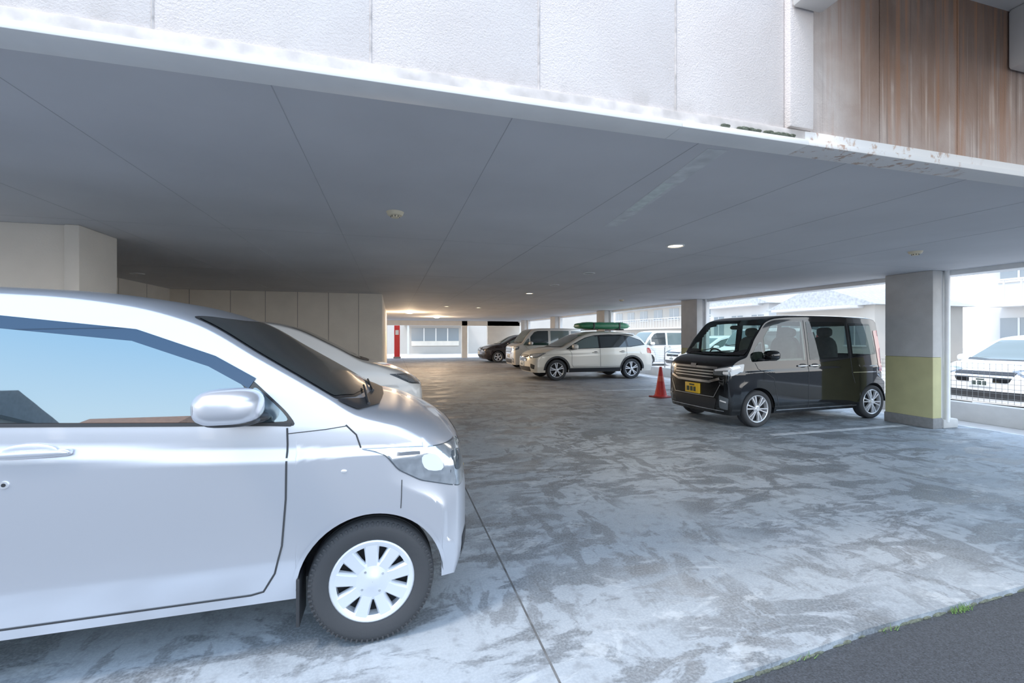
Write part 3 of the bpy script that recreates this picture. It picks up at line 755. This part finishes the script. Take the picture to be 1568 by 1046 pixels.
b = MB(); b.box((-7, YF + .04, H), (8.5, 29, H + .35), M_ceil); ce = b.obj('ceiling')
b = MB(); cj = simple('ceiling_joint', (.44, .44, .455), .9)
for x in (-2.46, -1.46, -.465, .53, 1.53, 2.53, 3.53, 4.53, 5.53): b.box((x, YF + .06, H - .0015), (x + .004, 28.9, H + .001), cj)
for y in (4.6, 7.4, 10.2, 13): b.box((-4.4, y, H - .0012), (8.4, y + .003, H + .001), cj)
b.obj('joint', ce)
b = MB(); pm = simple('ceiling_patch', (.66, .67, .67), .7, noise=.15, nscale=12)
b.prism([(1.62, 1.98, H - .002), (1.74, 1.97, H - .002), (1.98, 3.6, H - .002), (1.86, 3.62, H - .002)], (0, 0, .003), pm)
b.prism([(1.70, 2.5, H - .003), (1.78, 2.48, H - .003), (1.88, 3.1, H - .003), (1.80, 3.12, H - .003)], (0, 0, .003), simple('ceiling_patch2', (.69, .74, .71), .7, noise=.12, nscale=20)); b.obj('patch', ce)

b = MB(); xs = [-6.3, -5.6, -4.9, -4.2, -3.5, -2.9, -2.2, -1.51, -.81, -.08, .62, 1.31, 1.96]
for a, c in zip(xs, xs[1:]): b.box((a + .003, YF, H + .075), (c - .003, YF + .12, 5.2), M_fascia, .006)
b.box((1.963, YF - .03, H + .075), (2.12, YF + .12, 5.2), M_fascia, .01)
b.box((-6.3, YF + .008, H + .07), (2.1, YF + .15, 5.19), M_jl)
for x in xs[1:-1]: b.cyl((x, YF + .003, H + .075), (x, YF + .003, 5.19), .0055, .0055, M_jl, 8)
b.obj('wall_front')
b = MB(); xs = [2.125, 2.62, 3.24, 3.9, 4.6, 5.3, 6, 6.7, 7.4, 8.1, 8.5]
for a, c in zip(xs, xs[1:]): b.box((a + .002, YF, H + .075), (c - .002, YF + .12, 5.2), M_rust, .004)
b.box((2.14, YF + .012, H + .07), (8.5, YF + .15, 5.19), simple('joint_brown', (.20, .15, .12), .9, noise=.3))
b.obj('wall_front_stained')
b = MB()
b.box((-7, YF - .035, H - .012), (1.32, YF + .10, H + .018), M_white, .004)
b.box((1.322, YF - .035, H - .012), (2.08, YF + .10, H + .018), M_white, .004)
b.box((2.08, YF - .035, H - .012), (8.5, YF + .10, H + .018), M_rustlip, .004)
fd = simple('flashing_dirty', (.62, .57, .54), .85, noise=.25, nscale=10)
b.box((-7, YF - .012, H + .018), (2.08, YF + .1, H + .073), fd, .004)
b.box((2.08, YF - .012, H + .018), (8.5, YF + .1, H + .073), M_rustlip, .004)
for i in range(40):
    x = 1.5 + .5 * rr.random() ** .6; b.blob((x, YF - .02, H + .025 + rr.random() * .01), (.02, .01, .008), M_moss, 2, 8, 6)
b.obj('trim_2')
b = MB(); bm_ = simple('balcony_concrete', (.66, .65, .63), .85, noise=.08, nscale=4)
b.box((2.17, -.2, 3.42), (8.5, YF, 3.6), bm_); b.box((1.97, -.2, 3.08), (2.16, YF - .032, 3.6), bm_, .015); b.box((3.68, .6, 3.05), (3.95, YF - .002, 3.42), bm_, .02)
b.obj('balcony_slab')

b = MB(); b.box((-7, 4.86, 0), (-2.83, 5.37, H), M_wall, .008); b.box((-2.815, 4.82, 0), (-2.7, 5.39, H), M_wall, .012); b.box((-2.85, 4.9, 0), (-2.8, 5.3, H), M_wall)
b.obj('wall_left')
b = MB(); b.box((-4.7, 5.39, 0), (-4.5, 11.0, H), M_wall)
gv = simple('groove', (.40, .36, .32), .9)
for y in (6.3, 7.2, 8.1, 9.0, 9.9): b.box((-4.5, y, 0), (-4.496, y + .012, H), gv)
b.obj('wall_side')
b = MB(); b.box((-4.5, 10.8, 0), (-.22, 11.0, H), M_wall, .01)
for x in (-4.15, -3.38, -2.7, -2.05, -1.4, -.75): b.box((x, 10.796, 0), (x + .014, 10.81, H), gv)
b.box((-.42, 11.0, 0), (-.22, 21.5, H), M_wall)
b.obj('wall_back')
b = MB(); b.box((-7.2, 1.9, 0), (-7, 4.86, H), M_wall); b.obj('unseen_end_wall')  # unseen wall, added to keep the left end of the ceiling dark

for i, y in enumerate((4.72, 10.04, 15.35, 20.66, 25.97)):
    b = MB()
    b.box((7.876, y, .12), (8.06, y + .67, 1.08), M_olive, .012); b.box((7.876, y, 1.08), (8.06, y + .67, H), M_wgrey, .012)
    b.box((7.866, y - .01, 0), (8.07, y + .68, .16), M_base, .01)
    b.box((8.08, y + .02, 0), (8.30, y + .65, H), M_white, .015); b.box((8.06, y - .03, 0), (8.38, y + .66, .14), M_wgrey, .02)
    b.cyl((8.14, y - .02, .1), (8.14, y - .02, H), .03, .03, M_white, 14)
    b.obj('concrete_pillar')
b = MB(); b.box((8.2, 1.9, H - .07), (8.5, 29, H), M_white); b.obj('trim_3')
b = MB()
b.box((-.42, 28.4, 2.1), (8.4, 28.7, H), M_wall); b.box((4.4, 28.4, 0), (4.75, 28.7, H), M_wall); b.box((6.1, 28.4, 0), (8.3, 28.7, H), M_wall)
b.obj('wall_far')

def downlight(x, y, lit, energy=25):
    E = empty('added_ceiling_light', (x, y, H))
    b = MB(); b.lathe([(.075, -.001), (.098, -.001), (.1, -.006), (.085, -.012), (.075, -.006)], (0, 0, 0), M_white)
    b.obj('ring', E)
    b = MB(); lm = simple('lamp_warm', (.9, .8, .6), .4, emc=(1, .82, .55), ems=6.0) if lit else simple('lamp_off', (.35, .34, .32), .3)
    b.disc(.078, (0, 0, -.004), lm, 'Z'); b.obj('diffuser', E)
    if lit:
        l = bpy.data.lights.new('bulb', 'SPOT'); l.energy = energy; l.color = (1, .82, .6); l.shadow_soft_size = .07; l.spot_size = 2.6; l.spot_blend = .6
        o = bpy.data.objects.new('bulb', l); COL.objects.link(o); o.parent = E; o.location = (0, 0, -.03)
for x, y, l in ((3.01, 4.19, 1), (3.0, 6.37, 0), (3.04, 8.0, 0), (3.07, 9.7, 1), (1.76, 14.66, 1), (2.9, 15.0, 1), (-3.6, 6.9, 0), (-3.9, 8.3, 0)): downlight(x, y, l, 60)
for x, y in ((.7, 18.5), (2.2, 22.5)):  # added lamps, standing in for warm bounce light on the far ceiling
    E = empty('added_ceiling_light', (x, y, H)); b = MB(); b.lathe([(.16, 0), (.17, -.01), (.17, -.025), (.155, -.03)], (0, 0, 0), M_white); b.obj('ring', E)
    b = MB(); b.lathe([(.155, -.03), (.14, -.05), (.09, -.065), (.0, -.07)], (0, 0, 0), simple('added_glow_dome', (.9, .8, .6), .4, emc=(1, .80, .55), ems=2)); b.obj('added_dome', E)
    l = bpy.data.lights.new('bulb', 'POINT'); l.energy = 95; l.color = (1, .72, .46); l.shadow_soft_size = .12
    o = bpy.data.objects.new('bulb', l); COL.objects.link(o); o.parent = E; o.location = (0, 0, -.4)
for x, y in ((.026, 3.66), (5.95, 3.74), (6.06, 10.8)):
    b = MB(); b.lathe([(.0, -.045), (.03, -.045), (.035, -.03), (.055, -.028), (.062, -.02), (.066, -.008), (.07, -.0), (.0, .0)], (x, y, H), M_cream, 'Z', 32)
    for i in range(8):
        a = i * math.pi / 4; b.box((x + .033 * math.cos(a) - .003, y + .033 * math.sin(a) - .003, H - .043), (x + .033 * math.cos(a) + .003, y + .033 * math.sin(a) + .003, H - .025), M_black)
    b.obj('smoke_detector')

b = MB(); cr_ = simple('cone_red', (.72, .035, .03), .45, noise=.08); cb = simple('cone_base', (.30, .03, .03), .6)
b.box((-.19, -.19, 0), (.19, .19, .03), cb, .012)
b.lathe([(.0, .70), (.022, .70), (.03, .69), (.05, .55), (.075, .38), (.105, .2), (.135, .05), (.16, .03)], (0, 0, 0), cr_, 'Z', 32)
b.lathe([(.0605, .49), (.079, .37)], (0, 0, 0), simple('cone_band', (.85, .12, .08), .3), 'Z', 32)
o = b.obj('traffic_cone'); o.location = (5.98, 8.87, 0); o.rotation_euler = (0, 0, .3)

b = MB(); b.box((9.5, 1.9, -.06), (9.68, 29, .26), M_wgrey, .01); b.obj('curb_wall')
b = MB(); fw = simple('fence_wire', (.22, .23, .23), .5, .3); fx = 9.59
for i in range(int(27 / .075)):
    y = 1.95 + i * .075; b.box((fx - .002, y, .3), (fx + .002, y + .004, .95), fw)
for j in range(9): b.box((fx - .006, 1.95, .3 + j * .08), (fx, 28.95, .305 + j * .08), fw)
for i in range(14): b.cyl((fx + .02, 2 + i * 2, .262), (fx + .02, 2 + i * 2, 1.0), .018, .018, fw, 10)
b.obj('wire_fence')
b = MB(); b.box((8.75, 1.9, -.06), (8.9, 29, -.04), M_line); b.obj('parking_line')

def building(name, lo, hi, mat, face, nx, nz, roof=None):
    b = MB(); lo = Vector(lo); hi = Vector(hi)
    b.box(lo, hi, mat)
    hz = (hi.z - lo.z) / nz
    for i in range(nx):
        for j in range(nz):
            z0 = lo.z + j * hz + hz * .35; z1 = lo.z + j * hz + hz * .8
            if face in ('-x',):
                w = (hi.y - lo.y) / nx; y0 = lo.y + i * w + w * .22; y1 = y0 + w * .56
                b.box((lo.x - .02, y0, z0), (lo.x + .02, y1, z1), M_bldw); b.box((lo.x - .05, y0 - .06, z0 - .08), (lo.x, y1 + .06, z0), M_bldt)
                b.box((lo.x - .04, (y0 + y1) / 2 - .03, z0), (lo.x, (y0 + y1) / 2 + .03, z1), M_bldt)
            else:
                yy = lo.y if face == '-y' else hi.y; s = -1 if face == '-y' else 1
                w = (hi.x - lo.x) / nx; x0 = lo.x + i * w + w * .22; x1 = x0 + w * .56
                b.box((x0, min(yy, yy + s * .02), z0), (x1, max(yy, yy + s * .02), z1), M_bldw)
                b.box((x0 - .06, min(yy, yy + s * .06), z0 - .08), (x1 + .06, max(yy, yy + s * .06), z0), M_bldt)
    if face == '-x':
        for j in range(1, nz + 1): b.box((lo.x - .9, lo.y + .5, lo.z + j * hz - .12), (lo.x, hi.y - .5, lo.z + j * hz), M_bldt)
        for j in range(1, nz):
            for i in range(int((hi.y - lo.y - 1) / .5)): b.box((lo.x - .9, lo.y + .5 + i * .5, lo.z + j * hz), (lo.x - .86, lo.y + .54 + i * .5, lo.z + j * hz + .9), M_bldt)
            b.box((lo.x - .92, lo.y + .5, lo.z + j * hz + .9), (lo.x - .84, hi.y - .5, lo.z + j * hz + .96), M_bldt)
    if roof:
        rm, rh = roof; o = .4
        b.prism([(lo.x - o, lo.y - o, hi.z), (lo.x - o, hi.y + o, hi.z), (lo.x - o, (lo.y + hi.y) / 2, hi.z + rh)], (hi.x - lo.x + 2 * o, 0, 0), rm)
    return b.obj(name)
rt = simple('roof_tile_orange', (.55, .20, .09), .7, noise=.2, nscale=8); rt2 = simple('roof_tile_grey', (.12, .13, .15), .7, noise=.2, nscale=8); rt3 = simple('roof_tile_pale', (.36, .38, .40), .7, noise=.2, nscale=8)
building('apartment_building', (24, 2.5, -.06), (32, 12.5, 8.2), M_bld, '-x', 5, 3)
building('apartment_building', (27, 31, -.06), (35, 50, 7.0), M_bld2, '-x', 7, 3)
building('house', (22, 15.5, -.06), (28, 21, 2.9), M_bld2, '-x', 3, 1, (rt3, 1.2))
building('house', (24, 23.5, -.06), (30, 29, 3.6), M_bld, '-x', 3, 1, (rt3, 1.2))
wb_ = simple('house_wall', (.45, .47, .46), .8)
building('house', (-17, -14, -.028), (-10.6, -9, 4.4), wb_, '+y', 4, 2, (rt2, 1.0))
building('house', (-8.2, -14, -.028), (-6.3, -10.5, 3.3), wb_, '+y', 2, 1, (rt, 1.1))
building('house', (-5.2, -16, -.028), (-1.6, -12, 3.2), wb_, '+y', 3, 1, (rt3, 1.2))
b = MB()
for x in (-22, 6): b.cyl((x, -7.6, -.028), (x, -7.6, 8.2), .14, .10, M_wgrey, 12)
for z in (6.6, 7.0, 7.9):
    prev = None
    for i in range(21):
        t = i / 20; p = (-22 + 28 * t, -7.6, z - .5 * 4 * t * (1 - t))
        if prev: b.cyl(prev, p, .014, .014, M_black, 5, False)
        prev = p
b.obj('utility_pole')
b = MB()
b.box((-6, 38, -.06), (20, 44, 6), M_bld2); b.box((1.0, 36.2, 2.3), (6.4, 38, 2.55), M_wgrey); b.box((1.2, 36.3, -.06), (1.35, 36.45, 2.3), M_wgrey); b.box((6.0, 36.3, -.06), (6.15, 36.45, 2.3), M_wgrey)
b.box((1.6, 37.97, 1.0), (5.6, 38.0, 2.1), M_bldw); b.box((1.6, 37.9, .6), (5.6, 37.97, 1.0), M_wall)
for x in (2.6, 3.6, 4.6): b.box((x, 37.93, 1.0), (x + .08, 37.97, 2.1), M_white)
b.obj('garage_building')
b = MB(); b.box((.15, 28.9, -.06), (.5, 29.1, 2.1), M_signr, .02); b.box((.1, 28.85, -.06), (.55, 29.15, .1), M_base, .01); b.box((.22, 28.89, 1.5), (.43, 28.9, 1.8), M_white); b.obj('sign_board')
b = MB(); b.cyl((19, 12, -.06), (19, 12, 9), .16, .11, M_wgrey, 14); b.box((18.2, 11.95, 7.6), (19.8, 12.05, 7.7), M_wgrey); b.obj('utility_pole')

# ------------------------------------------------------------------ light
w = bpy.data.worlds.new('sky'); scene.world = w; w.use_nodes = True
N, L = w.node_tree.nodes, w.node_tree.links
bg = N['Background']; tc = N.new('ShaderNodeTexCoord'); sp = N.new('ShaderNodeSeparateXYZ'); L.new(tc.outputs['Generated'], sp.inputs[0])
cr = N.new('ShaderNodeValToRGB'); e = cr.color_ramp.elements
e[0].position = 0; e[0].color = (1.0, .98, .96, 1); e[1].position = 1; e[1].color = (.54, .66, .90, 1)
for p, c in ((.2, (.86, .93, 1.0)), (.38, (.50, .74, 1.0)), (.6, (.54, .70, .95))):
    q = cr.color_ramp.elements.new(p); q.color = (*c, 1)
L.new(sp.outputs['Z'], cr.inputs[0]); L.new(cr.outputs[0], bg.inputs['Color']); bg.inputs['Strength'].default_value = 2.3
sl = bpy.data.lights.new('sun', 'SUN'); sl.energy = 2.3; sl.angle = math.radians(14); sl.color = (1, .90, .80)
so = bpy.data.objects.new('sun', sl); COL.objects.link(so); so.location = (-5, -5, 12)
so.rotation_euler = Vector((.55, .20, -1)).to_track_quat('-Z', 'Y').to_euler()

cam = bpy.data.cameras.new('camera'); co = bpy.data.objects.new('camera', cam); COL.objects.link(co)
co.location = (0, 0, 1.4); co.rotation_euler = (math.pi / 2, 0, -math.radians(15.3))
cam.lens = 36 * 673 / 1568; cam.sensor_width = 36; cam.shift_y = -.005; cam.clip_start = .02; cam.clip_end = 300
scene.camera = co
scene.view_settings.view_transform = 'Standard'
scene.view_settings.exposure = 0.42
scene.view_settings.gamma = 1.14
